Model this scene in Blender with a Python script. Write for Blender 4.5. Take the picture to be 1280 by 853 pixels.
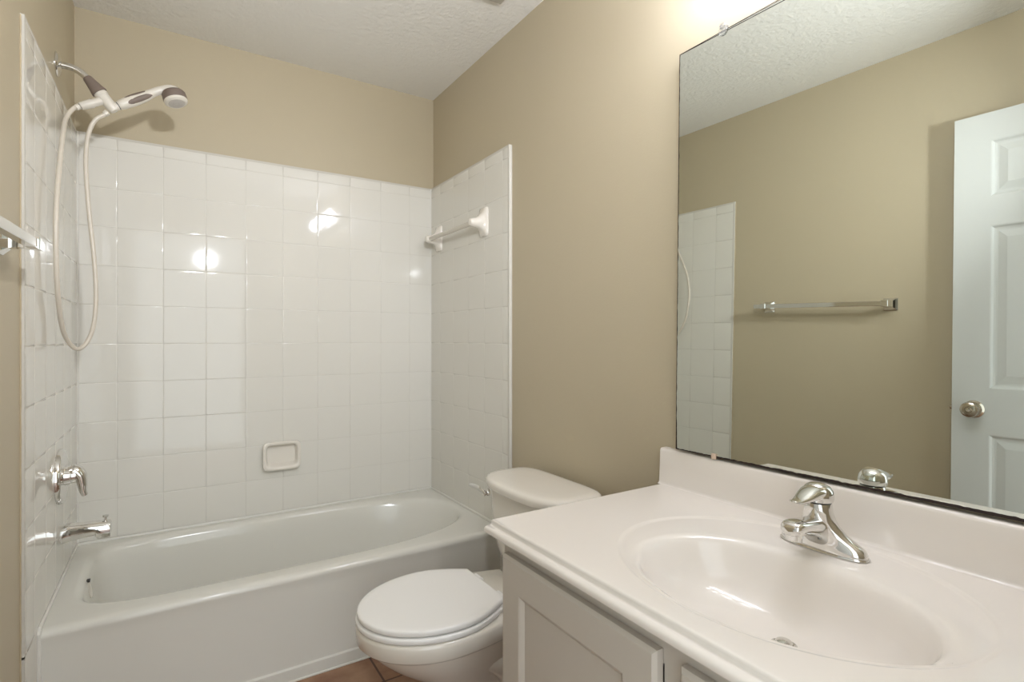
import bpy, bmesh, math, random
from mathutils import Vector, Matrix, noise
random.seed(7)
PI = math.pi
sc = bpy.context.scene
for o in list(bpy.data.objects): bpy.data.objects.remove(o)
# ------------------------------------------------------------------ dimensions
W = 1.4966          # room width (drywall to drywall)
H = 2.439           # ceiling height
YF = -2.72          # front wall (doorway side)
T = 0.009           # tile thickness
WR = W + 0.008      # face of the right drywall (the tile there stands on a backer)
# ------------------------------------------------------------------ camera
cam = bpy.data.cameras.new('camera'); co = bpy.data.objects.new('camera', cam)
sc.collection.objects.link(co); sc.camera = co
cam.sensor_width = 36; cam.lens = 18.744; cam.clip_start = 0.02
cam.shift_y = -0.0016
co.location = (0.3127, -2.6472, 1.1515)
co.rotation_euler = (PI/2, 0, -math.radians(32.642))
# ------------------------------------------------------------------ world / lights / exposure
wd = bpy.data.worlds.new('world'); sc.world = wd; wd.use_nodes = True
wd.node_tree.nodes['Background'].inputs[0].default_value = (0.90, 0.97, 1.0, 1)
wd.node_tree.nodes['Background'].inputs[1].default_value = 1.55
sc.view_settings.view_transform = 'Standard'; sc.view_settings.look = 'None'
sc.view_settings.gamma = 1; sc.view_settings.use_curve_mapping = False
sc.view_settings.exposure = 0.64
BULB_STRENGTH = 46.0
def area_light(name, loc, rot, sx, sy, power, col, spread=PI):
    l = bpy.data.lights.new(name, 'AREA'); l.shape = 'RECTANGLE'; l.size = sx; l.size_y = sy
    l.energy = power; l.color = col; l.spread = spread
    o = bpy.data.objects.new(name, l); o.location = loc; o.rotation_euler = rot
    sc.collection.objects.link(o); return o
# daylight of the hallway through the open doorway comes from the world background
# added fill light beside the camera, aimed nearly level; glints on the back tiles
area_light('added_fill_light', (0.56, -2.50, 1.82), (math.radians(94), 0, math.radians(-6)), 0.08, 0.055, 5.2, (0.97, 1.0, 1.06), math.radians(115))

# ------------------------------------------------------------------ materials
def lin(c):
    return tuple(((v/255)/12.92 if v/255 <= .04045 else ((v/255+.055)/1.055)**2.4) for v in c)
def mat(name, rgb, rough=.5, metal=0., spec=.5, coat=0., bump=None, var=None, trans=0., ior=1.5):
    m = bpy.data.materials.new(name); m.use_nodes = True
    nt = m.node_tree; b = nt.nodes['Principled BSDF']
    c = lin(rgb) if max(rgb) > 1 else rgb
    b.inputs['Base Color'].default_value = (*c, 1); b.inputs['Roughness'].default_value = rough
    b.inputs['Metallic'].default_value = metal; b.inputs['Specular IOR Level'].default_value = spec
    b.inputs['Coat Weight'].default_value = coat; b.inputs['Coat Roughness'].default_value = .05
    b.inputs['Transmission Weight'].default_value = trans; b.inputs['IOR'].default_value = ior
    tc = nt.nodes.new('ShaderNodeTexCoord')
    if var:      # slight large scale tint variation (scale, amount)
        n = nt.nodes.new('ShaderNodeTexNoise'); n.inputs['Scale'].default_value = var[0]
        n.inputs['Detail'].default_value = 4
        nt.links.new(tc.outputs['Object'], n.inputs['Vector'])
        mx = nt.nodes.new('ShaderNodeMix'); mx.data_type = 'RGBA'
        mx.inputs['A'].default_value = (*[v*(1-var[1]) for v in c], 1)
        mx.inputs['B'].default_value = (*[min(1, v*(1+var[1])) for v in c], 1)
        nt.links.new(n.outputs['Fac'], mx.inputs['Factor'])
        nt.links.new(mx.outputs['Result'], b.inputs['Base Color'])
    if bump:     # (scale, strength, distance)
        n = nt.nodes.new('ShaderNodeTexNoise'); n.inputs['Scale'].default_value = bump[0]
        n.inputs['Detail'].default_value = 3
        nt.links.new(tc.outputs['Object'], n.inputs['Vector'])
        bp = nt.nodes.new('ShaderNodeBump'); bp.inputs['Strength'].default_value = bump[1]
        bp.inputs['Distance'].default_value = bump[2]
        nt.links.new(n.outputs['Fac'], bp.inputs['Height']); nt.links.new(bp.outputs['Normal'], b.inputs['Normal'])
    return m
M = {}
M['paint'] = mat('beige_paint', (190, 178, 152), .42, spec=.35, bump=(160, .18, .002), var=(2.5, .015))
M['ceil'] = mat('ceiling_texture', (236, 234, 228), .85, spec=.2, bump=(60, .65, .006))
M['tile'] = mat('glazed_tile', (226, 223, 214), .055, spec=.42, bump=(7, .05, .003), var=(5, .008))
M['grout'] = mat('grout', (206, 202, 192), .8, bump=(200, .3, .001), var=(9, .06))
M['caulk'] = mat('aged_caulk', (186, 170, 140), .6, var=(30, .15))
M['wcaulk'] = mat('white_caulk', (226, 224, 216), .4)
M['enamel'] = mat('tub_enamel', (222, 220, 211), .12, spec=.5, bump=(4, .05, .003))
M['porcelain'] = mat('porcelain', (232, 226, 215), .09, spec=.5, coat=.3)
M['plastic'] = mat('seat_plastic', (243, 241, 237), .22, spec=.5)
M['marble'] = mat('cultured_marble', (237, 230, 222), .13, spec=.5, coat=.25, var=(3, .012))
M['cabinet'] = mat('cabinet_paint', (198, 190, 179), .38, spec=.4, bump=(60, .05, .001))
M['doorp'] = mat('door_paint', (206, 208, 204), .4, spec=.4, bump=(120, .05, .001))
M['trimp'] = mat('trim_paint', (225, 223, 214), .4)
M['chrome'] = mat('chrome', (.78, .77, .75), .06, metal=1.)
M['satin'] = mat('satin_nickel', (.56, .50, .42), .22, metal=1.)
M['wplastic'] = mat('white_plastic', (222, 216, 204), .3)
M['grip'] = mat('grey_grip_rubber', (122, 108, 98), .55, bump=(300, .1, .001))
M['black'] = mat('black_seal', (18, 16, 14), .4)
M['desilver'] = mat('desilvered_mirror_edge', (38, 20, 14), .5, var=(60, .4))
M['clear'] = mat('clear_plastic', (245, 245, 240), .12, trans=.85, ior=1.46)
M['hole'] = mat('dark_drain', (40, 36, 32), .5)
M['mirror'] = mat('mirror_silver', (.76, .795, .75), .0, metal=1.)
M['medge'] = mat('mirror_glass_edge', (70, 78, 66), .2)
M['vent'] = mat('vent_plastic', (200, 196, 188), .5)
m = bpy.data.materials.new('lit_bulb'); m.use_nodes = True
b = m.node_tree.nodes['Principled BSDF']; b.inputs['Base Color'].default_value = (1, .9, .8, 1)
b.inputs['Emission Color'].default_value = (.97, 1.0, 1.13, 1); b.inputs['Emission Strength'].default_value = BULB_STRENGTH
M['bulb'] = m
# floor: brown ceramic tiles
m = bpy.data.materials.new('brown_floor_tile'); m.use_nodes = True; nt = m.node_tree; b = nt.nodes['Principled BSDF']
tc = nt.nodes.new('ShaderNodeTexCoord'); mp = nt.nodes.new('ShaderNodeMapping')
mp.inputs['Location'].default_value = (-.919, .60, 0)
nt.links.new(tc.outputs['Object'], mp.inputs['Vector'])
br = nt.nodes.new('ShaderNodeTexBrick'); br.offset = 0; br.inputs['Scale'].default_value = 1
br.inputs['Brick Width'].default_value = .305; br.inputs['Row Height'].default_value = .305
br.inputs['Mortar Size'].default_value = .004; br.inputs['Mortar Smooth'].default_value = .2
nt.links.new(mp.outputs['Vector'], br.inputs['Vector'])
n1 = nt.nodes.new('ShaderNodeTexNoise'); n1.inputs['Scale'].default_value = 9; n1.inputs['Detail'].default_value = 6
nt.links.new(tc.outputs['Object'], n1.inputs['Vector'])
cr = nt.nodes.new('ShaderNodeValToRGB'); cr.color_ramp.elements[0].position = .35; cr.color_ramp.elements[1].position = .68
cr.color_ramp.elements[0].color = (*lin((128, 84, 58)), 1); cr.color_ramp.elements[1].color = (*lin((172, 136, 108)), 1)
nt.links.new(n1.outputs['Fac'], cr.inputs['Fac'])
nt.links.new(cr.outputs['Color'], br.inputs['Color1']); nt.links.new(cr.outputs['Color'], br.inputs['Color2'])
br.inputs['Mortar'].default_value = (*lin((84, 54, 38)), 1)
nt.links.new(br.outputs['Color'], b.inputs['Base Color']); b.inputs['Roughness'].default_value = .35
bp = nt.nodes.new('ShaderNodeBump'); bp.inputs['Strength'].default_value = .6; bp.inputs['Distance'].default_value = .002; bp.invert = True
nt.links.new(br.outputs['Fac'], bp.inputs['Height']); nt.links.new(bp.outputs['Normal'], b.inputs['Normal'])
M['floor'] = m

# ------------------------------------------------------------------ helpers
def tag(o, label=None, cat=None, group=None, kind=None):
    if label: o['label'] = label
    if cat: o['category'] = cat
    if group: o['group'] = group
    if kind: o['kind'] = kind
    return o
def thing(name, loc, label, cat, group=None):
    o = bpy.data.objects.new(name, None); o.empty_display_size = .05; o.location = loc
    sc.collection.objects.link(o); return tag(o, label, cat, group)
def wloc(p):
    v = Vector((0, 0, 0))
    while p is not None: v += Vector(p.location); p = p.parent
    return v
def obj(name, bm, m, parent=None, smooth=35, at=None):
    """bmesh in world coordinates -> one mesh object (local to its parent)"""
    bmesh.ops.remove_doubles(bm, verts=bm.verts, dist=1e-6)
    bmesh.ops.recalc_face_normals(bm, faces=bm.faces)
    off = wloc(parent) if parent else Vector(at) if at else Vector((0, 0, 0))
    loc = Vector((0, 0, 0)) if parent else Vector(at) if at else Vector((0, 0, 0))
    bmesh.ops.translate(bm, verts=bm.verts, vec=-off)
    if smooth:
        lim = math.radians(smooth)
        for f in bm.faces: f.smooth = True
        for e in bm.edges:
            e.smooth = not (len(e.link_faces) == 2 and e.calc_face_angle(0) > lim)
    me = bpy.data.meshes.new(name); bm.to_mesh(me); bm.free()
    for x in (m if isinstance(m, (list, tuple)) else [m]): me.materials.append(x)
    o = bpy.data.objects.new(name, me); o.location = loc; sc.collection.objects.link(o)
    if parent: o.parent = parent
    return o
def box(bm, x0, x1, y0, y1, z0, z1, bev=0, seg=2):
    r = bmesh.ops.create_cube(bm, size=1)
    vs = r['verts']
    bmesh.ops.scale(bm, verts=vs, vec=(abs(x1-x0), abs(y1-y0), abs(z1-z0)))
    bmesh.ops.translate(bm, verts=vs, vec=((x0+x1)/2, (y0+y1)/2, (z0+z1)/2))
    if bev:
        es = list({e for v in vs for e in v.link_edges})
        bmesh.ops.bevel(bm, geom=es, offset=bev, segments=seg, affect='EDGES', profile=.5)
    return bm
def loft(bm, rings, cap0=True, cap1=True, closed=True):
    vr = [[bm.verts.new(p) for p in r] for r in rings]
    n = len(rings[0])
    for a, b in zip(vr, vr[1:]):
        for i in range(n if closed else n-1):
            j = (i+1) % n
            bm.faces.new((a[i], a[j], b[j], b[i]))
    if cap0: bm.faces.new(list(reversed(vr[0])))
    if cap1: bm.faces.new(vr[-1])
    return vr
def frame(d):
    d = Vector(d).normalized()
    a = Vector((0, 0, 1)) if abs(d.z) < .9 else Vector((0, 1, 0))
    u = d.cross(a).normalized(); v = d.cross(u).normalized()
    return u, v, d
def lathe(bm, base, axis, prof, n=40, cap0=True, cap1=True):
    """prof: list of (distance along axis, radius)"""
    u, v, d = frame(axis); base = Vector(base)
    rings = [[base + d*t + (u*math.cos(2*PI*i/n) + v*math.sin(2*PI*i/n))*max(r, 1e-4) for i in range(n)] for t, r in prof]
    loft(bm, rings, cap0, cap1); return bm
def catmull(pts, k=8):
    P = [Vector(p) for p in pts]; out = []
    for i in range(len(P)-1):
        p0 = P[max(i-1, 0)]; p1 = P[i]; p2 = P[i+1]; p3 = P[min(i+2, len(P)-1)]
        for j in range(k):
            t = j/k
            out.append(.5*((2*p1)+(p2-p0)*t+(2*p0-5*p1+4*p2-p3)*t*t+(3*p1-p0-3*p2+p3)*t**3))
    out.append(P[-1]); return out
def tube(bm, pts, rad, n=16, k=8, smooth=True, flat=1.0, up=None):
    """rad: number or a list the length of pts; flat squashes the section along the up direction"""
    R = rad if isinstance(rad, (list, tuple)) else [rad]*len(pts)
    P = catmull(pts, k) if smooth else [Vector(p) for p in pts]
    if smooth:
        RR = []
        for i in range(len(R)-1):
            for j in range(k): RR.append(R[i]+(R[i+1]-R[i])*(j/k)**1)
        RR.append(R[-1])
    else: RR = list(R)
    rings = []; pu = Vector(up) if up else None
    for i, p in enumerate(P):
        d = (P[min(i+1, len(P)-1)]-P[max(i-1, 0)]).normalized()
        if pu is None: pu = frame(d)[0]
        pu = (pu - d*pu.dot(d)).normalized(); s = d.cross(pu)
        rings.append([p+(pu*math.cos(2*PI*a/n)*flat+s*math.sin(2*PI*a/n))*RR[i] for a in range(n)])
        if up: pu = Vector(up)
    loft(bm, rings); return bm
def ellipse_r(th, a, b, n=2.0):
    c, s = abs(math.cos(th)), abs(math.sin(th))
    return ((c/a)**n+(s/b)**n)**(-1/n)
def oval(cx, cy, a, b, z, thetas, n=2.0):
    return [Vector((cx+ellipse_r(t, a, b, n)*math.cos(t), cy+ellipse_r(t, a, b, n)*math.sin(t), z)) for t in thetas]
CORNER = {}
def corner_angles(cx, cy, x0, x1, y0, y1):
    for ix, xx in enumerate((x0, x1)):
        for iy, yy in enumerate((y0, y1)): CORNER[math.atan2(yy-cy, xx-cx) % (2*PI)] = (ix, iy)
    return list(CORNER)
def rect_ray(cx, cy, x0, x1, y0, y1, z, thetas):
    out = []
    for t in thetas:
        if t in CORNER:
            out.append(Vector(((x0, x1)[CORNER[t][0]], (y0, y1)[CORNER[t][1]], z))); continue
        c, s = math.cos(t), math.sin(t); k = []
        if c > 1e-9: k.append((x1-cx)/c)
        if c < -1e-9: k.append((x0-cx)/c)
        if s > 1e-9: k.append((y1-cy)/s)
        if s < -1e-9: k.append((y0-cy)/s)
        k = min(k); out.append(Vector((cx+c*k, cy+s*k, z)))
    return out
def oval_ray(cx, cy, ex, ey, a, b, z, thetas, n=2.0):
    """points of a superellipse centred (ex,ey) found along rays from (cx,cy)"""
    out = []
    for t in thetas:
        c, s = math.cos(t), math.sin(t); lo, hi = 0, 2.
        for _ in range(40):
            mid = (lo+hi)/2
            v = abs((cx+c*mid-ex)/a)**n + abs((cy+s*mid-ey)/b)**n
            if v < 1: lo = mid
            else: hi = mid
        out.append(Vector((cx+c*lo, cy+s*lo, z)))
    return out
def relief(bm, P, us, vs, panels, prof, thick):
    """slab whose front has recessed/raised panels. P(u,v,h): world point; panels: set of (i,j) cells"""
    for i in range(len(us)-1):
        for j in range(len(vs)-1):
            u0, u1, v0, v1 = us[i], us[i+1], vs[j], vs[j+1]
            if (i, j) in panels:
                pr = [(0, 0)]+prof; prev = None
                for ins, h in pr:
                    r = [bm.verts.new(P(*q, h)) for q in ((u0+ins, v0+ins), (u1-ins, v0+ins), (u1-ins, v1-ins), (u0+ins, v1-ins))]
                    if prev:
                        for k in range(4): bm.faces.new((prev[k], prev[(k+1) % 4], r[(k+1) % 4], r[k]))
                    prev = r
                bm.faces.new(prev)
            else:
                bm.faces.new([bm.verts.new(P(*q, 0)) for q in ((u0, v0), (u1, v0), (u1, v1), (u0, v1))])
    # sides (with small chamfer already at h=0) and back
    U0, U1, V0, V1 = us[0], us[-1], vs[0], vs[-1]
    def strip(a, b, fixed, axis):
        for q0, q1 in zip(a, a[1:]):
            if axis == 'u': pts = [P(q0, fixed, 0), P(q1, fixed, 0), P(q1, fixed, -thick), P(q0, fixed, -thick)]
            else: pts = [P(fixed, q0, 0), P(fixed, q1, 0), P(fixed, q1, -thick), P(fixed, q0, -thick)]
            bm.faces.new([bm.verts.new(p) for p in pts])
    if thick: strip(us, None, V0, 'u'); strip(us, None, V1, 'u'); strip(vs, None, U0, 'v'); strip(vs, None, U1, 'v')
    if thick: bm.faces.new([bm.verts.new(P(*q, -thick)) for q in ((U0, V0), (U1, V0), (U1, V1), (U0, V1))])
    bmesh.ops.remove_doubles(bm, verts=bm.verts, dist=1e-5)
def N(): return bmesh.new()

# ------------------------------------------------------------------ room shell
WT = .1
def quadbox(name, x0, x1, y0, y1, z0, z1, m):
    return tag(obj(name, box(N(), x0, x1, y0, y1, z0, z1), m, smooth=0), kind='structure')
quadbox('floor', -WT, W+WT, YF-1.3, WT, -.1, 0, M['floor'])
quadbox('ceiling', -WT, W+WT, YF-WT, WT, H, H+.1, M['ceil'])
wall_back = quadbox('wall_back', -WT, W+WT, 0, WT, 0, H, M['paint'])
wall_left = quadbox('wall_left', -WT, 0, YF-WT, 0, 0, H, M['paint'])
wall_right = quadbox('wall_right', WR, W+WT, YF-WT, 0, 0, H, M['paint'])
bm = N()                       # front wall with the doorway
DX0, DX1, DZ = .06, .86, 2.06
box(bm, 0, DX0, YF-WT, YF, 0, H); box(bm, DX1, WR, YF-WT, YF, 0, H); box(bm, DX0, DX1, YF-WT, YF, DZ, H)
tag(obj('wall_front', bm, M['paint'], smooth=0), kind='structure')
bm = N()
box(bm, DX0-.055, DX0, YF, YF+.012, 0, DZ+.06, .003); box(bm, DX1, DX1+.06, YF, YF+.012, 0, DZ+.06, .003)
box(bm, DX0, DX1, YF, YF+.012, DZ, DZ+.06, .003)
tag(obj('trim_1', bm, M['trimp'], smooth=0), kind='structure')
bm = N(); box(bm, WR-.013, WR-.0005, -1.63, -.80, 0.0005, .085, .004)
tag(obj('baseboard_right', bm, M['trimp'], smooth=0), kind='structure')
bm = N(); box(bm, .0005, .013, -2.70, -.90, 0.0005, .085, .004)
tag(obj('baseboard_left', bm, M['trimp'], smooth=0), kind='structure')

# ------------------------------------------------------------------ wall tile
ZR = [.364-.154] + [.364+.154*i for i in range(11)] + [1.958]      # grout heights
INN = [(.0004, .0080), (.0008, .0084), (.0016, .0088), (.0032, T), (.0052, T)]
OUT = [(.0, .0), (.0014, .0042), (.0055, .0070), (.012, .0084), (.022, T)]
def tile_panel(name, O, U, Nn, us, vs, parent, out_u=(), out_v=(), skip=(), back=0.):
    """us: cuts along U, vs: cuts in z. out_u / out_v: indexes of cuts that are free rounded edges"""
    O, U, Nn = Vector(O), Vector(U), Vector(Nn); Z = Vector((0, 0, 1))
    bm = N()
    for i in range(len(us)-1):
        for j in range(len(vs)-1):
            if (i, j) in skip: continue
            sides = [us[i], us[i+1], vs[j], vs[j+1]]
            fl = [i in out_u, (i+1) in out_u, j in out_v, (j+1) in out_v]
            tu, tv = random.gauss(0, .0008), random.gauss(0, .0008)
            cu, cv = (sides[0]+sides[1])/2, (sides[2]+sides[3])/2
            prev = None
            for k in range(5):
                ins = [(OUT if f else INN)[k] for f in fl]
                a0, a1 = sides[0]+ins[0][0], sides[1]-ins[1][0]; b0, b1 = sides[2]+ins[2][0], sides[3]-ins[3][0]
                hh = [min(ins[0][1], ins[2][1]), min(ins[1][1], ins[2][1]), min(ins[1][1], ins[3][1]), min(ins[0][1], ins[3][1])]
                r = []
                for (uu, vv), h in zip(((a0, b0), (a1, b0), (a1, b1), (a0, b1)), hh):
                    t = (uu-cu)*tu+(vv-cv)*tv if k else 0
                    r.append(bm.verts.new(O+U*uu+Z*vv+Nn*(h+t)))
                if prev:
                    for q in range(4): bm.faces.new((prev[q], prev[(q+1) % 4], r[(q+1) % 4], r[q]))
                prev = r
            bm.faces.new(prev)
    o = obj(name, bm, M['tile'], parent, smooth=40)
    bm = N()                  # grout bed
    e = .0009
    u0, u1, v0, v1 = us[0]+(e if 0 in out_u else 0), us[-1]-(e if len(us)-1 in out_u else 0), vs[0]-(.006 if vs[0] > .3 else 0), vs[-1]-e
    pts = lambda h: [O+U*a+Z*c+Nn*h for a, c in ((u0, v0), (u1, v0), (u1, v1), (u0, v1))]
    a = [bm.verts.new(p) for p in pts(.0002-back)]; c = [bm.verts.new(p) for p in pts(.0081)]
    bm.faces.new(c)
    for q in range(4): bm.faces.new((a[q], a[(q+1) % 4], c[(q+1) % 4], c[q]))
    g = obj('grout', bm, M['grout'], o, smooth=0)
    return o
vs = ZR[1:]
nv = len(vs)-1
usb = [T] + [.1338+.154*i for i in range(9)] + [W-T]
tile_panel('wall_tile', (0, 0, 0), (1, 0, 0), (0, -1, 0), usb, vs, wall_back, out_v=(nv,))
usr = [T, .100, .247, .396, .551, .748, .792]
usr = [T, .107, .261, .415, .569, .723-.0, .792]
vsr = [.002, .056, .21] + vs
tile_panel('wall_tile', (W, 0, 0), (0, -1, 0), (-1, 0, 0), [T, .125, .279, .433, .587, .741, .789], vs, wall_right, out_u=(6,), out_v=(nv,), back=.008)
tile_panel('wall_tile', (W, 0, 0), (0, -1, 0), (-1, 0, 0), [.736, .789], [.002, .056, .21, .364], wall_right, out_u=(1,), back=.008)
tile_panel('wall_tile', (0, 0, 0), (0, -1, 0), (1, 0, 0), [T, .154, .308, .462, .616, .770, .885], vs, wall_left, out_u=(6,), out_v=(nv,))
tile_panel('wall_tile', (0, 0, 0), (0, -1, 0), (1, 0, 0), [.736, .885], [.002, .056, .21, .364], wall_left, out_u=(1,))
for xx, ww in ((T+.0005, wall_left), (W-T-.0005, wall_right)):
    bm = N(); tube(bm, [(xx, -T-.0005, .36), (xx, -T-.0005, 1.956)], .0042, n=8, smooth=False)
    obj('corner_caulk', bm, M['wcaulk'], ww)
# aged caulk down the free edge of the left tile, against the paint
bm = N(); pts = []
for i in range(90):
    z = .004+i*(1.950/89)
    pts.append((.0012, -.8862+.0012*noise.noise(Vector((z*9, 3, 1))), z))
tube(bm, pts, [.0019+.0012*noise.noise(Vector((i*.7, 0, 5))) for i in range(90)], n=8, smooth=False)
obj('caulk_line', bm, M['caulk'], wall_left)

# ------------------------------------------------------------------ bathtub
tub = thing('bathtub', (W/2, -.37, 0), 'white enamelled alcove bathtub with a plain apron, along the tiled back wall', 'bathtub')
x0, x1, yb, yf = T+.001, W-T-.001, -T-.001, -.738
cx, cy = .76, -.365
cor = corner_angles(cx, cy, x0, x1, yf, yb)
th = sorted([t for t in [2*PI*i/160 for i in range(160)] if min(abs(t-c) for c in cor) > .035] + cor)
zr = .356
def rr(dx, dy, z): return rect_ray(cx, cy, x0, x1, yf+dy, yb, z, th)
rings = [rr(0, -.004, .0005), rr(0, -.004, .038), rr(0, -.003, .043), rr(0, .003, .047), rr(0, .004, .052), rr(0, .004, .30), rr(0, .002, .326),
         rr(0, 0, .334), rr(0, 0, .340), rr(0, .002, .346), rr(0, .006, .351), rr(0, .013, .3548), rr(0, .022, zr), rr(0, .028, zr)]
def ov(ex, ey, a, b, z, n):
    out = []
    for t in th:
        k = max(-1, min(1, -math.cos(t)*1.4)); nn = n+(2.6 if k > 0 else .5)*k
        out += oval_ray(cx, cy, ex, ey, a, b, z, [t], nn)
    return out
E0 = (.762, -.348)
rings += [ov(E0[0], E0[1], .710, .316, zr-.0005, 3.2), ov(E0[0], E0[1], .700, .307, zr-.003, 3.1), ov(E0[0], E0[1], .692, .299, zr-.009, 3.0),
          ov(E0[0], E0[1], .684, .292, zr-.020, 3.0), ov(E0[0]-.006, E0[1], .672, .285, .30, 3.0), ov(E0[0]-.020, E0[1], .645, .275, .22, 3.0),
          ov(E0[0]-.035, E0[1], .615, .262, .14, 3.0), ov(E0[0]-.050, E0[1], .585, .248, .09, 3.0), ov(E0[0]-.060, E0[1], .55, .225, .062, 3.0),
          ov(E0[0]-.065, E0[1], .50, .19, .050, 2.8), ov(E0[0]-.07, E0[1], .3, .1, .046, 2.5), ov(E0[0]-.07, E0[1], .04, .02, .045, 2)]
bm = N(); loft(bm, rings, True, True)
obj('basin', bm, M['enamel'], tub, smooth=45)
bm = N(); lathe(bm, (.074, -.36, .306), (1, 0, .22), [(0, .033), (.006, .033), (.010, .029), (.0115, .0)], 36)
ovp = obj('overflow_plate', bm, M['wplastic'], tub)
bm = N(); box(bm, .070, .0845, -.372, -.352, .334, .3405, .001)
obj('overflow_slot', bm, M['hole'], ovp)
bm = N(); lathe(bm, (.22, -.35, .0495), (0, 0, 1), [(0, .03), (.003, .03), (.005, .026), (.003, .018), (.001, .0)], 32)
obj('drain', bm, M['chrome'], tub)
bm = N()                        # silicone bead where the tub meets the tile and the floor
tube(bm, [(T+.0015, yf+.003, .0), (T+.0015, yf+.003, .350), (T+.0015, yf+.012, .3605), (T+.0015, -T-.0056, .3600), (W-T-.0015, -T-.0056, .3600), (W-T-.0015, yf+.012, .3605), (W-T-.0015, yf+.003, .350), (W-T-.0015, yf+.003, .0)], .0060, n=8, smooth=False)
obj('caulk_bead', bm, M['wcaulk'], tub); bm = N()
tube(bm, [(T+.002, yf-.006, .003), (W-T-.002, yf-.006, .003)], .004, n=8, smooth=False)
obj('caulk_bead', bm, M['wcaulk'], tub)

# ------------------------------------------------------------------ shower valve and tub spout
vl = thing('shower_valve', (T, -.41, .700), 'chrome single lever shower valve on the left tiled wall, above the spout', 'valve')
bm = N(); lathe(bm, (T-.0005, -.41, .708), (1, 0, 0), [(0, .089), (.009, .089), (.0135, .086), (.0155, .080), (.0150, .070), (.0145, .036), (.016, .030), (.030, .028), (.032, .0)], 56)
obj('escutcheon', bm, M['chrome'], vl)
bm = N(); lathe(bm, (.030, -.41, .708), (1, 0, 0), [(-.004, .0235), (.002, .026), (.014, .026), (.024, .024), (.030, .014), (.031, 0)], 32)
tube(bm, [(.038, -.41, .714), (.050, -.411, .720), (.063, -.414, .706), (.069, -.417, .680), (.072, -.419, .654), (.078, -.420, .640)], [.022, .023, .019, .014, .0105, .008], n=18, flat=1.0, up=(0, 1, 0))
obj('lever_handle', bm, M['chrome'], vl)
sp = thing('tub_spout', (T, -.41, .52), 'chrome tub spout with a pull-up diverter knob, low on the left tiled wall', 'faucet')
bm = N()
def sec(x, w, zt, zb, n=24, e=2.6):
    c = (zt+zb)/2; h = (zt-zb)/2
    return [Vector((x, -.41+ellipse_r(t, w, h, e)*math.cos(t), c+ellipse_r(t, w, h, e)*math.sin(t))) for t in [2*PI*i/n for i in range(n)]]
loft(bm, [sec(T-.0005, .030, .549, .492), sec(.012, .031, .550, .491), sec(.022, .031, .551, .492), sec(.035, .0295, .553, .495), sec(.045, .029, .551, .497),
          sec(.07, .0285, .549, .500), sec(.100, .0275, .548, .503), sec(.106, .0275, .548, .494), sec(.110, .0275, .548, .489), sec(.135, .027, .547, .488), sec(.143, .0255, .545, .490), sec(.145, .020, .540, .500)])
obj('spout_body', bm, M['chrome'], sp)
bm = N(); lathe(bm, (.130, -.41, .546), (0, 0, 1), [(0, .0035), (.010, .0035), (.012, .008), (.017, .009), (.0185, .006), (.019, 0)], 20)
obj('diverter_knob', bm, M['chrome'], sp)

# ------------------------------------------------------------------ shower arm, bracket, handset, hose
sy = -.392
ar = thing('shower_mount', (0, sy, 2.046), 'chrome shower arm with a grey collar and white handset bracket, high on the left wall', 'shower pipe')
bm = N(); lathe(bm, (.0003, sy, 2.046), (1, 0, 0), [(0, .039), (.003, .039), (.008, .033), (.013, .016), (.014, .010)], 40)
obj('flange', bm, M['chrome'], ar)
bm = N(); tube(bm, [(.004, sy, 2.046), (.028, sy, 2.046), (.052, sy, 2.041), (.072, sy, 2.028), (.088, sy, 2.009), (.094, sy, 2.001)], .0108, n=20)
obj('pipe', bm, M['chrome'], ar)
d1 = Vector((.040, 0, -.050)).normalized(); c0 = Vector((.078, sy, 2.023))
bm = N(); lathe(bm, c0, d1, [(0, .0115), (.004, .014), (.020, .0165), (.040, .0205), (.052, .0235), (.055, .0235), (.056, .019)], 32)
obj('collar', bm, M['grip'], ar)
c1 = c0+d1*.056
bm = N(); lathe(bm, c1, d1, [(0, .0195), (.004, .0205), (.010, .0205), (.012, .0185), (.040, .0175), (.058, .0165), (.066, .013), (.069, 0)], 32)
e0 = c1+d1*.026
tube(bm, [e0, e0+Vector((-.022, -.004, -.012)), e0+Vector((-.036, -.006, -.021))], [.012, .0125, .0125], n=20, smooth=False)
tube(bm, [e0+Vector((-.036, -.006, -.021)), e0+Vector((-.064, -.010, -.038)), e0+Vector((-.067, -.0105, -.040))], [.0145, .0125, .0105], n=20, smooth=False)
h0 = c1+d1*.054
hd = Vector((.145, 0, .098)).normalized()
tube(bm, [h0, h0+hd*.018], [.0125, .0135], n=20, smooth=False)
obj('handset_bracket', bm, M['wplastic'], ar)
hs = thing('handheld_shower_head', h0+hd*.022, 'white and grey handheld shower head resting in the bracket on the shower arm', 'shower head')
bm = N()
a0 = h0+hd*.0195
pts = [a0, a0+hd*.012, a0+hd*.05, a0+hd*.09, a0+hd*.120+Vector((0, 0, .003)), a0+hd*.145+Vector((.004, 0, .003)), a0+hd*.165+Vector((.010, 0, -.003)), a0+hd*.178+Vector((.016, 0, -.016))]
tube(bm, pts, [.0125, .0165, .0185, .0165, .0135, .014, .019, .026], n=28)
handle_o = obj('handle', bm, M['wplastic'], hs)
bm = N(); tube(bm, [a0-hd*.001, a0+hd*.0015], .0132, n=24, smooth=False)
obj('seal_ring', bm, M['black'], hs)
u_, v_, d_ = hd.cross(Vector((0, 1, 0))).normalized(), Vector((0, 1, 0)), hd      # u_ is up or down in the arm plane
if u_.z < 0: u_ = -u_
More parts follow.
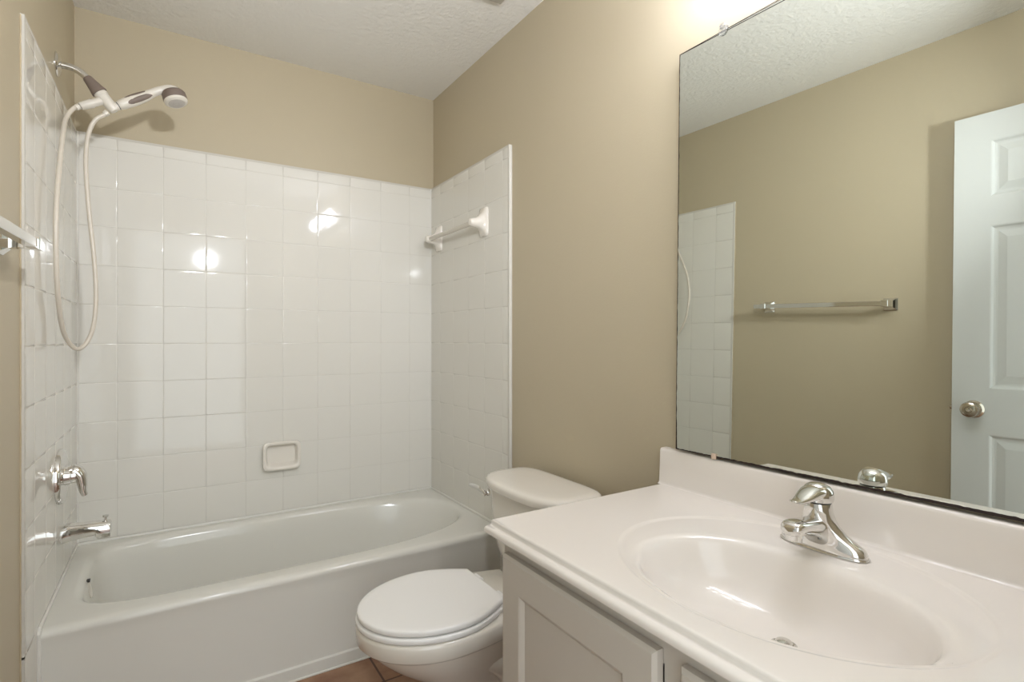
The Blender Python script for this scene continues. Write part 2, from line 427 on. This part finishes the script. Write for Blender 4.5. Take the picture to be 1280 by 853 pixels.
for lab, side, ang in (('lower', -1, 1.15), ('upper', 1, .5)):
    bm = N(); sd = (-v_*math.sin(ang) + u_*side*math.cos(ang)).normalized()
    ks = [.016, .024, .044, .070, .095, .112, .120]
    rw = [.002, .0055, .0085, .0095, .0085, .005, .0015]
    hr = [.0152, .0168, .0180, .0174, .0158, .0142, .0132]
    tube(bm, [a0+hd*k+sd*(r-.0035) for k, r in zip(ks, hr)], [r for r in rw], n=16, flat=.55, up=sd)
    obj('grip_pad', bm, M['grip'], hs)
hc = a0+hd*.170+Vector((.016, 0, -.008)); ha = Vector((.26, -.20, -.94)).normalized()
bm = N(); lathe(bm, hc-ha*.002, ha, [(0, .012), (.001, .026), (.006, .034), (.012, .0375), (.032, .0385), (.036, .037)], 44)
obj('head_ring', bm, M['grip'], hs)
bm = N(); lathe(bm, hc+ha*.032, ha, [(0, .035), (.003, .0375), (.009, .036), (.013, .031), (.014, .029), (.0135, .027)], 44)
obj('head_rim', bm, M['wplastic'], hs)
bm = N(); lathe(bm, hc+ha*.042, ha, [(0, .027), (.0035, .0265), (.0045, .024), (.005, 0)], 44)
for k in range(24):
    q = 2*PI*k/12; r = .011 if k < 12 else .019
    u2, v2, d2 = frame(ha)
    lathe(bm, hc+ha*.0465+(u2*math.cos(q+.26*(k//12))+v2*math.sin(q+.26*(k//12)))*r, ha, [(0, .0016), (.0015, .0012)], 8)
obj('spray_face', bm, mat('spray_face_plastic', (196, 190, 182), .4), hs)
s0 = e0+Vector((-.0705, -.0112, -.0418)); s1 = c1+d1*.054+Vector((-.014, -.003, -.019))
hz = thing('shower_hose', s0, 'off-white shower hose hanging in a long loop against the left tiled wall', 'hose')
HP = [s0, s0+Vector((-.014, -.004, -.012)), (.030, sy-.040, 1.862), (.030, sy-.100, 1.79), (.030, -.545, 1.69), (.030, -.600, 1.56), (.030, -.612, 1.44), (.030, -.585, 1.30),
      (.030, -.510, 1.195), (.040, -.455, 1.142), (.060, -.425, 1.120), (.082, -.405, 1.146), (.097, -.400, 1.20), (.103, -.396, 1.29), (.098, -.394, 1.42), (.084, -.392, 1.58), (.076, -.392, 1.72), (.079, -.392, 1.81), (.090, -.393, 1.862), (.105, -.394, 1.891), (s1.x-.008, s1.y, s1.z-.010), s1]
bm = N(); tube(bm, HP, .0066, n=14, k=10)
obj('tube', bm, mat('hose_vinyl', (214, 205, 190), .3), hz)
bm = N()
dv = (Vector(HP[1])-Vector(HP[0])).normalized(); tube(bm, [Vector(HP[0])-dv*.001, Vector(HP[0])+dv*.010], [.0098, .0088], n=18, smooth=False)
obj('end_sleeve', bm, M['wplastic'], hz); bm = N()
dv = (Vector(HP[-2])-Vector(HP[-1])).normalized(); tube(bm, [Vector(HP[-1])-dv*.001, Vector(HP[-1])+dv*.010], [.0098, .0088], n=18, smooth=False)
obj('end_sleeve', bm, M['wplastic'], hz)

# ------------------------------------------------------------------ soap dish (back wall)
sd = thing('soap_dish', (.741, -T, .60), 'small white ceramic soap dish set in the tiled back wall above the tub', 'soap dish')
bm = N(); cxs, czs = .741, .622
def rsec(a, b, y, dz=0, n=7, k=64):
    return [Vector((cxs+ellipse_r(t, a, b, n)*math.cos(t), y, czs+dz+ellipse_r(t, a, b, n)*math.sin(t))) for t in [2*PI*i/k+.0001 for i in range(k)]]
loft(bm, [rsec(.070, .052, -.0095, 0), rsec(.072, .056, -.016), rsec(.078, .062, -.028), rsec(.081, .065, -.036), rsec(.080, .064, -.041), rsec(.075, .059, -.043),
          rsec(.069, .053, -.042), rsec(.0655, .049, -.038), rsec(.063, .046, -.024, .002), rsec(.059, .042, -.014, .004), rsec(.02, .012, -.0125, .004)], True, True)
obj('dish', bm, M['porcelain'], sd, smooth=50)

# ------------------------------------------------------------------ ceramic towel bar (right tiled wall)
tb = thing('ceramic_towel_bar', (W-T, -.36, 1.66), 'white towel rod between two flared ceramic posts on the right tiled wall', 'towel bar')
for yy in (-.118, -.588):
    bm = N(); k = 48; th2 = [2*PI*i/k+.0001 for i in range(k)]
    def ps(x, a, b, z, n): return [Vector((W-x, yy+ellipse_r(t, a, b, n)*math.cos(t), z+ellipse_r(t, a, b, n)*math.sin(t))) for t in th2]
    loft(bm, [ps(T-.0003, .034, .064, 1.672, 9), ps(T+.006, .035, .065, 1.672, 9), ps(T+.011, .033, .062, 1.672, 7), ps(T+.015, .029, .050, 1.672, 4), ps(T+.022, .028, .038, 1.671, 3),
              ps(T+.035, .022, .027, 1.668, 2.4), ps(T+.050, .0195, .021, 1.665, 2), ps(T+.066, .019, .019, 1.664, 2), ps(T+.076, .015, .015, 1.664, 2), ps(T+.080, .006, .006, 1.664, 2)])
    obj('post', bm, M['porcelain'], tb, smooth=40)
bm = N(); lathe(bm, (W-T-.058, -.590, 1.664), (0, 1, 0), [(0, .0105), (.470, .0105)], 28)
obj('rod', bm, M['clear'] if False else mat('rod_plastic', (214, 208, 196), .25), tb)
bm = N(); lathe(bm, (W-T-.062, -.1005, 1.664), (0, 1, 0), [(0, .011), (.004, .012), (.007, .009), (.0075, .0)], 24)
obj('rod_cap', bm, M['chrome'], tb)

# ------------------------------------------------------------------ chrome towel bar (left painted wall)
cb = thing('square_towel_bar', (0, -1.36, 1.366), 'square chrome towel bar mounted on the beige left wall beside the tiles', 'towel bar')
zb = 1.364
def bz(y): return 1.364+(y+1.04)*.027          # the bar hangs slightly lower at its near end
for yy in (-1.090, -1.636):
    bm = N(); k = 4; zb = bz(yy)
    def q4(x, a, z=zb): return [Vector((x, yy-a, z-a)), Vector((x, yy+a, z-a)), Vector((x, yy+a, z+a)), Vector((x, yy-a, z+a))]
    loft(bm, [q4(.0005, .027), q4(.004, .027), q4(.007, .024), q4(.020, .0145), q4(.038, .0115), q4(.044, .0120), q4(.046, .0135), q4(.070, .0135), q4(.072, .012)])
    obj('post', bm, M['chrome'], cb, smooth=20)
bm = N()
def bs(y, a): return [Vector((.058-a, y, bz(y)-.0105)), Vector((.058+a, y, bz(y)-.0105)), Vector((.058+.0105, y, bz(y)-a)), Vector((.058+.0105, y, bz(y)+a)), Vector((.058+a, y, bz(y)+.0105)), Vector((.058-a, y, bz(y)+.0105)), Vector((.058-.0105, y, bz(y)+a)), Vector((.058-.0105, y, bz(y)-a))]
loft(bm, [bs(-1.648, .009), bs(-1.040, .009)])
obj('bar', bm, M['chrome'], cb, smooth=20)

# ------------------------------------------------------------------ toilet
yc = -1.178
tl = thing('toilet', (W-.40, yc, 0), 'white two-piece toilet with its lid down, between the tub and the vanity', 'toilet')
def outline(z, grow=0., back=.345, tip=.745, w=.186, bw=.118, mid=.515, n=26):
    """seat outline: X measured from the wall, returned in world coordinates, counter clockwise"""
    up = []
    tip += grow; w += grow; bw += grow; back -= grow*.5
    for i in range(n+1):                        # back corner -> widest -> tip
        t = i/n
        if t < .35:
            s = t/.35; X = back+(mid-back)*s; hw = bw+(w-bw)*math.sin(s*PI/2)**.95
        else:
            s = (t-.35)/.65; a = s*PI/2; X = mid+(tip-mid)*math.sin(a); hw = w*math.cos(a)
        up.append((X, hw))
    pts = [(X, h) for X, h in up] + [(X, -h) for X, h in reversed(up[:-1])]
    return [Vector((W-X, yc+h, z)) for X, h in pts]
def sc_ring(r, s, z=None):
    c = sum(r, Vector())/len(r)
    return [Vector((c.x+(p.x-c.x)*s, c.y+(p.y-c.y)*s, p.z if z is None else z)) for p in r]
# bowl and pedestal
bm = N()
def egg(z, back, tip, w, mid, bw): return outline(z, 0, back, tip, w, bw, mid)
rings = [egg(.0005, .20, .545, .112, .40, .100), egg(.012, .20, .548, .114, .40, .102), egg(.03, .205, .540, .108, .40, .095), egg(.08, .215, .525, .098, .40, .085),
         egg(.13, .215, .540, .105, .42, .085), egg(.18, .215, .600, .128, .45, .090), egg(.225, .215, .665, .153, .48, .100), egg(.262, .213, .705, .170, .50, .112),
         egg(.285, .21, .724, .178, .51, .120), egg(.292, .21, .729, .180, .51, .122), egg(.296, .21, .741, .189, .515, .128), egg(.302, .21, .747, .193, .515, .132), egg(.335, .21, .749, .194, .515, .132), egg(.343, .21, .747, .192, .515, .131), egg(.346, .215, .741, .187, .515, .127)]
loft(bm, rings, True, True)
obj('bowl', bm, M['porcelain'], tl, smooth=50)
bm = N()    # trapway ridges on both sides of the pedestal
for s in (-1, 1):
    tube(bm, [(W-.47, yc+s*.085, .20), (W-.40, yc+s*.098, .215), (W-.33, yc+s*.100, .17), (W-.30, yc+s*.096, .10), (W-.27, yc+s*.088, .03)], [.03, .042, .045, .042, .035], n=20)
obj('trapway', bm, M['porcelain'], tl)
for s in (-1, 1):
    bm = N(); lathe(bm, (W-.36, yc+s*.112, .010), (0, s*.2, 1), [(0, .014), (.006, .014), (.014, .010), (.018, .003), (.0185, 0)], 20)
    obj('bolt_cap', bm, M['plastic'], tl)
bm = N()
def seat_rings(z0, z1, grow, r=.004):
    return [outline(z0, grow-r), outline(z0+.0015, grow-r*.3), outline(z0+r, grow), outline(z1-r, grow), outline(z1-r*.35, grow-r*.35), outline(z1, grow-r*1.4)]
loft(bm, seat_rings(.3475, .364, .004))
obj('seat', bm, M['plastic'], tl, smooth=50)
bm = N()
R_ = seat_rings(.3665, .384, 0, .005)
R_ += [outline(.3848, -.02), outline(.3855, -.06, back=.345)]
loft(bm, R_)
obj('seat_lid', bm, M['plastic'], tl, smooth=50)
for s in (-1, 1):
    bm = N(); lathe(bm, (W-.330, yc+s*.072-.02, .362), (0, 1, 0), [(0, .009), (.002, .011), (.038, .011), (.040, .009)], 20)
    box(bm, W-.340, W-.318, yc+s*.072-.016, yc+s*.072+.016, .3462, .362, .002)
    obj('hinge', bm, M['plastic'], tl)
# tank
bm = N(); k = 72; th3 = [2*PI*i/k for i in range(k)]
def tk(z, xf, hw, n=5., xb=.024):
    xm = (xf+xb)/2; a = (xf-xb)/2
    return [Vector((W-xm+ellipse_r(t, a, hw, n)*math.cos(t), yc+ellipse_r(t, a, hw, n)*math.sin(t), z)) for t in th3]
loft(bm, [tk(.3462, .195, .10, 3), tk(.350, .200, .125, 3.5), tk(.375, .212, .150, 4), tk(.41, .218, .174, 4.5), tk(.46, .224, .190, 5), tk(.54, .230, .200), tk(.634, .232, .204), tk(.6365, .230, .202)])
obj('tank', bm, M['porcelain'], tl, smooth=50)
bm = N()
def ld(z, g):
    out = []
    for t in th3:
        c, s = math.cos(t), math.sin(t)
        n = 3.2 if c < 0 else 5.
        r = ellipse_r(t, .118+g, .229+g, n); x = c*r; y = s*r
        if c < 0: x -= .016*(1-(y/.222)**2)
        out.append(Vector((W-.136+x, yc+y, z)))
    return out
loft(bm, [ld(.636, -.006), ld(.638, -.003), ld(.643, -.001), ld(.655, 0), ld(.662, -.002), ld(.6665, -.007), ld(.669, -.016), ld(.6705, -.035), ld(.671, -.07)])
obj('tank_lid', bm, M['porcelain'], tl, smooth=50)
bm = N(); hy = yc+.176
lathe(bm, (W-.229, hy, .607), (-1, 0, 0), [(0, .012), (.006, .012), (.010, .009), (.016, .008)], 20)
tube(bm, [(W-.245, hy-.004, .600), (W-.250, hy+.010, .611), (W-.253, hy+.040, .617), (W-.250, hy+.082, .614), (W-.247, hy+.108, .610)], [.008, .0085, .0095, .009, .006], n=16, flat=.55, up=(1, 0, 0))
obj('flush_handle', bm, M['chrome'], tl)

# ------------------------------------------------------------------ vanity cabinet
vc = thing('vanity_cabinet', (1.21, -2.10, 0), 'cream painted vanity cabinet with recessed panel doors under the white countertop', 'cabinet')
XF = .936; VY0, VY1 = -1.645, -2.555
bm = N()
box(bm, XF, 1.4955, VY0-.016, VY0, .0005, .7170); box(bm, XF, 1.4955, VY1, VY1+.016, .0005, .7170)      # side panels
box(bm, XF, XF+.018, VY1+.016, VY0-.016, .665, .7170); box(bm, XF, XF+.018, VY1+.016, VY0-.016, .10, .14)
box(bm, XF, XF+.018, -2.140, -2.098, .14, .665); box(bm, XF, XF+.018, VY0-.045, VY0-.016, .14, .665); box(bm, XF, XF+.018, VY1+.016, VY1+.045, .14, .665)
box(bm, XF+.06, XF+.075, VY1+.016, VY0-.016, .0005, .10); box(bm, XF+.018, 1.4955, VY1+.016, VY0-.016, .10, .115)
obj('carcass', bm, M['cabinet'], vc, smooth=0)
for a, c in ((-1.662, -2.096), (-2.140, -2.54)):
    bm = N()
    P = lambda u, v, h: Vector((XF-.0195-h, u, v))
    u0, u1 = c, a
    # outer chamfer ring handled by the first panel profile of a single cell door
    relief(bm, P, [u0+.006, u0+.066, u1-.066, u1-.006], [.126, .186, .622, .682], {(1, 1)}, [(.004, -.002), (.012, -.0085), (.013, -.0085)], .0)
    bmesh.ops.remove_doubles(bm, verts=bm.verts, dist=1e-5)
    # chamfered outer edge and sides
    o_ = [P(u0+.006, .126, 0), P(u1-.006, .126, 0), P(u1-.006, .682, 0), P(u0+.006, .682, 0)]
    i_ = [P(u0, .120, -.006), P(u1, .120, -.006), P(u1, .688, -.006), P(u0, .688, -.006)]
    k_ = [P(u0, .120, -.0185), P(u1, .120, -.0185), P(u1, .688, -.0185), P(u0, .688, -.0185)]
    loft(bm, [o_, i_, k_], False, True)
    obj('cabinet_door', bm, M['cabinet'], vc, smooth=8)

# ------------------------------------------------------------------ countertop with integral basin
ct = thing('vanity_countertop', (1.20, -2.10, .71), 'glossy off-white vanity countertop with a moulded oval basin and backsplash', 'countertop')
X0, X1, Y0, Y1 = .906, WR-.001, -2.575, -1.605
bx, by = 1.150, -2.120
CORNER.clear(); cor = corner_angles(bx, by, X0, X1, Y0, Y1)
th = sorted([t for t in [2*PI*i/200 for i in range(200)] if min(abs(t-c) for c in cor) > .04] + cor)
ZC = .747
def rk(i, z): return rect_ray(bx, by, X0+i*1.35, X1, Y0+i, Y1-i*.7, z, th)
def ek(ex, ey, a, b, z, n=2.): return oval_ray(bx, by, ex, ey, a, b, z, th, n)
rings = [rk(.012, .7175), rk(.003, .7175), rk(.0008, .7190), rk(0, .7215), rk(0, .7260), rk(.0006, .7295), rk(.0022, .7315), rk(.0046, .734), rk(.0072, .735), rk(.0092, .7352),
         rk(.0104, .737), rk(.0108, .742), rk(.0114, .745), rk(.0126, .7465), rk(.015, ZC), rk(.019, ZC)]
G = (1.208, -2.108, .243, .298)
rings += [ek(G[0], G[1], G[2]+.004, G[3]+.004, ZC), ek(*G, ZC-.0005), ek(G[0], G[1], G[2]-.0035, G[3]-.0035, ZC-.0022), ek(G[0], G[1], G[2]-.007, G[3]-.007, ZC-.003), ek(G[0], G[1], G[2]-.012, G[3]-.012, ZC-.0032)]
B = (1.150, -2.128)
for a, b, dz, n, sx in ((.182, .253, .0036, 2.1, 0), (.174, .245, .0050, 2.1, 0), (.166, .238, .0090, 2.1, 0), (.160, .232, .0165, 2.15, 0), (.155, .227, .027, 2.15, .001), (.148, .219, .043, 2.15, .003), (.138, .207, .064, 2.15, .007),
                (.124, .188, .084, 2.1, .012), (.104, .158, .099, 2.05, .020), (.078, .116, .110, 2, .030), (.050, .068, .116, 2, .040), (.0265, .028, .1185, 2, .046), (.0215, .0215, .121, 2, .046), (.0205, .0205, .130, 2, .046)):
    if b > .06: rings.append(ek(B[0]+sx, B[1], a, b, ZC-dz, n))
    else: rings.append([Vector((B[0]+sx+a*math.cos(t), B[1]-.002+b*math.sin(t), ZC-dz)) for t in th])
B = (B[0]+.046, B[1]-.002)
bm = N(); loft(bm, rings, False, True)
obj('basin_top', bm, M['marble'], ct, smooth=45)
bm = N()
prof = [(WR-.001, .7475), (1.4655, .7473), (1.4690, .7480), (1.4720, .7500), (1.4737, .754), (1.4765, .80), (1.478, .838), (1.4795, .843), (1.483, .8455), (WR-.001, .846)]
rg = []
for yy, g in ((-1.6045, .004), (-1.6035-.001, .0), (-1.607, -.0), (-2.575, 0)):
    rg.append([Vector((x, min(yy if g == 0 else yy+.001, -1.6035)-.0, z)) for x, z in prof])
loft(bm, [rg[1], rg[2], rg[3]])
obj('backsplash', bm, M['marble'], ct, smooth=40)
bm = N(); lathe(bm, (B[0], B[1], ZC-.1205), (0, 0, 1), [(0, .0165), (.0008, .0205), (.0022, .0215), (.003, .019), (.001, .016)], 32, True, False)
dr = obj('drain', bm, M['chrome'], ct)
bm = N(); lathe(bm, (B[0], B[1], ZC-.120), (0, 0, 1), [(0, .0135), (.006, .0140), (.009, .012), (.0105, .006), (.011, 0)], 32)
obj('stopper', bm, M['chrome'], dr)

# ------------------------------------------------------------------ basin faucet
fz = .7441; FX, FY = 1.384, -2.098
fc = thing('basin_faucet', (FX, FY, fz), 'chrome single handle centerset faucet behind the basin, in front of the mirror', 'faucet')
k = 56; tf = [2*PI*i/k for i in range(k)]
def fr(z, a, b, ox=0, n=2.2): return [Vector((FX+ox+ellipse_r(t, a, b, n)*math.cos(t), FY+ellipse_r(t, a, b, n)*math.sin(t), fz+z)) for t in tf]
bm = N()
loft(bm, [fr(0, .0275, .082, 0, 2.6), fr(.002, .0285, .083, 0, 2.6), fr(.0035, .0280, .0825, 0, 2.6)])
obj('base_plate', bm, M['chrome'], fc)
bm = N()
def hump(z, b, a, ox=0, n=2.1): return fr(z, a, b, ox, n)
loft(bm, [hump(.003, .080, .0258, 0, 2.6), hump(.010, .0795, .0255, 0, 2.6), hump(.017, .076, .0245, 0, 2.5), hump(.023, .068, .0238, -.001, 2.3), hump(.029, .058, .0238, -.003, 2.1),
          hump(.038, .047, .0240, -.006, 2), hump(.050, .037, .0240, -.010, 2), hump(.062, .030, .0238, -.013, 2), hump(.076, .0258, .0235, -.015, 2), hump(.092, .0240, .0235, -.016, 2), hump(.095, .0225, .0225, -.016, 2)])
def ss(X, zc, hw, hh, n=3.0): return [Vector((FX-X, FY+ellipse_r(t, hw, hh, n)*math.cos(t), fz+zc+ellipse_r(t, hw, hh, n)*math.sin(t))) for t in tf]
loft(bm, [ss(0, .036, .024, .028, 2.4), ss(.025, .040, .0245, .025), ss(.040, .047, .0235, .019), ss(.058, .0525, .0225, .0155), ss(.080, .0570, .0215, .0140), ss(.098, .0590, .0208, .0135), ss(.108, .0588, .0198, .0125), ss(.114, .0575, .0175, .0105), ss(.117, .0560, .012, .007)])
obj('body', bm, M['chrome'], fc, smooth=50)
bm = N(); lathe(bm, (FX-.098, FY, fz+.050), (-.08, 0, -1), [(0, .0150), (.008, .0150), (.0085, .0138), (.014, .0138), (.015, .0125), (.014, .010)], 28)
obj('aerator', bm, M['chrome'], fc)
bm = N(); lathe(bm, (FX-.016, FY, fz+.0935), (0, 0, 1), [(0, .0232), (.0035, .0232)], 36)
obj('black_ring', bm, M['black'], fc)
bm = N()
hx = -.016
loft(bm, [fr(.097, .0258, .0262, hx, 2), fr(.101, .0270, .0275, hx, 2), fr(.108, .0272, .0278, hx, 2), fr(.117, .0250, .0262, hx-.001, 2), fr(.124, .0205, .0218, hx-.002, 2), fr(.1290, .0135, .0145, hx-.004, 2), fr(.131, .004, .004, hx-.005, 2)])
def lv(X, zc, hw, hh, n=2.3):
    return [Vector((FX+hx-X, FY+ellipse_r(t, hw, hh, n)*math.cos(t), fz+zc+ellipse_r(t, hw, hh, n)*math.sin(t))) for t in tf]
loft(bm, [lv(-.006, .114, .0215, .012), lv(.012, .1150, .0225, .0130), lv(.028, .1140, .0210, .0120), lv(.044, .1105, .0182, .0098), lv(.058, .1070, .0150, .0070), lv(.070, .1055, .0120, .0046), lv(.079, .1060, .0100, .0032), lv(.086, .1078, .0085, .0025), lv(.089, .1086, .0050, .0015)])
obj('handle', bm, M['chrome'], fc, smooth=50)

# ------------------------------------------------------------------ mirror
nx, ny, nz = math.cos(.01917)*math.cos(-.01464), math.sin(.01917), math.sin(-.01464)
mn = Vector((nx, ny, nz)).normalized(); mp0 = Vector((W-.009, -1.9, 1.4))
def mx(y, z, off=0): return mp0.x - ((y-mp0.y)*mn.y+(z-mp0.z)*mn.z)/mn.x - off
mr = thing('wall_mirror', (W-.02, -2.1, .852), 'large frameless wall mirror resting on the backsplash above the vanity', 'mirror')
MY0, MY1, MZ0, MZ1 = -1.662, -2.48, .852, 1.934
bm = N()
f4 = [Vector((mx(y, z), y, z)) for y, z in ((MY0, MZ0), (MY1, MZ0), (MY1, MZ1), (MY0, MZ1))]
b4 = [Vector((min(mx(y, z)+.005, WR-.0006), y, z)) for y, z in ((MY0, MZ0), (MY1, MZ0), (MY1, MZ1), (MY0, MZ1))]
vf = [bm.verts.new(p) for p in f4]; vb = [bm.verts.new(p) for p in b4]
bm.faces.new(vf); bm.faces.new(vb[::-1])
for i in range(4): bm.faces.new((vf[i], vf[(i+1) % 4], vb[(i+1) % 4], vb[i]))
go = obj('glass', bm, [M['mirror'], M['medge']], mr, smooth=0)
for p in go.data.polygons: p.material_index = 0 if p.normal.x < -.9 else 1
bm = N()                                    # dark desilvered border: bottom, left, thin top
nn = 260; lo = []; hi = []
for i in range(nn+1):
    y = MY0+(MY1-MY0)*i/nn
    h = .0026+.0040*(i/nn)+.0016*noise.noise(Vector((i*.33, 1, 0)))+.0010*noise.noise(Vector((i*.09, 7, 0)))
    lo.append(bm.verts.new((mx(y, MZ0, .0003), y, MZ0))); hi.append(bm.verts.new((mx(y, MZ0+h, .0003), y, MZ0+h)))
for i in range(nn): bm.faces.new((lo[i], lo[i+1], hi[i+1], hi[i]))
lo = []; hi = []
for i in range(nn+1):
    z = MZ0+(MZ1-MZ0)*i/nn
    w = .0016+.0016*noise.noise(Vector((i*.21, 4, 3)))+(.003 if i < 24 else 0)*(1-i/24)
    w = max(w, .0006)
    lo.append(bm.verts.new((mx(MY0, z, .0003), MY0, z))); hi.append(bm.verts.new((mx(MY0-w, z, .0003), MY0-w, z)))
for i in range(nn): bm.faces.new((lo[i], lo[i+1], hi[i+1], hi[i]))
box(bm, mx(MY0, MZ1)-.0004, mx(MY0, MZ1)-.0002, MY1, MY0, MZ1-.0022, MZ1-.0001)
obj('desilvered_edge', bm, M['desilver'], mr, smooth=0)
def clip(name, y, z, up, label):
    c = thing(name, (W-.004, y, z), label, 'mirror clip')
    xm = mx(y, z)
    bm = N()
    lathe(bm, (xm-.0008, y, z), (-1, 0, 0), [(0, .012), (.0015, .0125), (.003, .0115), (.0035, .006), (.0034, 0)], 28)
    lathe(bm, (WR-.0006, y, z+up*.010), (-1, 0, 0), [(0, .0085), (WR-xm+.004, .0085), (WR-xm+.0055, .007)], 24)
    obj('clip_body', bm, M['clear'], c)
    bm = N(); lathe(bm, (xm-.0048, y, z+up*.008), (-1, 0, 0), [(0, .0035), (.0012, .003), (.0015, 0)], 16)
    obj('screw', bm, M['chrome'], c)
clip('mirror_clip', -1.797, MZ1+.001, 1, 'clear plastic clip holding the top edge of the mirror')
bm = N(); c = thing('mirror_clip', (W-.004, -1.783, MZ0), 'tiny clip at the bottom edge of the mirror, on the backsplash', 'mirror clip')
yk = -1.783; xm = mx(yk, MZ0)
box(bm, xm-.004, xm-.0008, yk-.007, yk+.007, .8467, .861, .001)
obj('clip_body', bm, mat('clip_plastic', (214, 190, 170), .3), c)

# ------------------------------------------------------------------ open door (seen in the mirror)
bm = N(); DF = .085; e0_, e1_ = -2.647, -1.876
P = lambda u, v, h: Vector((DF+h, u, v))
relief(bm, P, [e0_, e0_+.11, e0_+.335, e0_+.435, e1_-.11, e1_], [.012, .20, .838, 1.008, 1.620, 1.729, 1.942, 2.049],
       {(1, 1), (3, 1), (1, 3), (3, 3), (1, 5), (3, 5)}, [(.004, -.001), (.010, -.007), (.016, -.0085), (.022, -.0085), (.048, -.003), (.050, -.003)], .035)
do = tag(obj('door_1', bm, M['doorp'], smooth=8), kind='structure')
bm = N(); ky, kz = -1.943, .928
lathe(bm, (DF-.0003, ky, kz), (1, 0, 0), [(0, .033), (.004, .033), (.010, .027), (.012, .015), (.030, .013), (.034, .019), (.040, .026), (.052, .029), (.060, .0265), (.064, .019), (.0645, .012), (.062, .010), (.062, 0)], 40)
kn = obj('door_knob', bm, M['satin'], do)
bm = N(); lathe(bm, (DF+.0615, ky, kz), (1, 0, 0), [(0, .0065), (.005, .006), (.0055, .003), (.0055, 0)], 20)
obj('lock_button', bm, M['chrome'], kn)
bm = N(); box(bm, DF-.029, DF-.006, e1_-.0002, e1_+.0012, kz-.028, kz+.028)
lathe(bm, (DF-.0175, e1_+.001, kz), (0, 1, 0), [(0, .008), (.008, .0075), (.010, .004), (.0102, 0)], 16)
obj('latch_plate', bm, M['satin'], do)

# ------------------------------------------------------------------ vanity light (above the mirror, just out of frame)
vlx = thing('vanity_light', (WR, -2.06, 2.16), 'chrome strip light with round bulbs on the wall above the mirror', 'light')
bm = N(); box(bm, WR-.045, WR-.0005, -2.42, -1.72, 2.105, 2.215, .006)
obj('backplate', bm, M['chrome'], vlx, smooth=30)
for yy in (-1.80, -1.975, -2.15, -2.325):
    bm = N(); lathe(bm, (WR-.044, yy, 2.16), (-1, 0, 0), [(0, .030), (.012, .030), (.014, .022), (.03, .020)], 28)
    obj('socket', bm, M['chrome'], vlx)
    bm = N(); bmesh.ops.create_uvsphere(bm, u_segments=28, v_segments=16, radius=.040, matrix=Matrix.Translation((WR-.105, yy, 2.16)))
    obj('bulb', bm, M['bulb'], vlx)
# ------------------------------------------------------------------ ceiling fan grille
cv = thing('ceiling_vent', (1.26, -1.05, H), 'white exhaust fan grille on the ceiling, at the top edge of the photo', 'vent')
bm = N(); box(bm, 1.12, 1.37, -1.165, -.915, H-.016, H-.0005, .006)
obj('cover', bm, M['vent'], cv, smooth=30)
for i in range(9):
    bm = N(); y = -.945-i*.024
    box(bm, 1.145, 1.345, y-.006, y+.006, H-.0185, H-.0155)
    obj('slat', bm, M['vent'], cv, smooth=0)
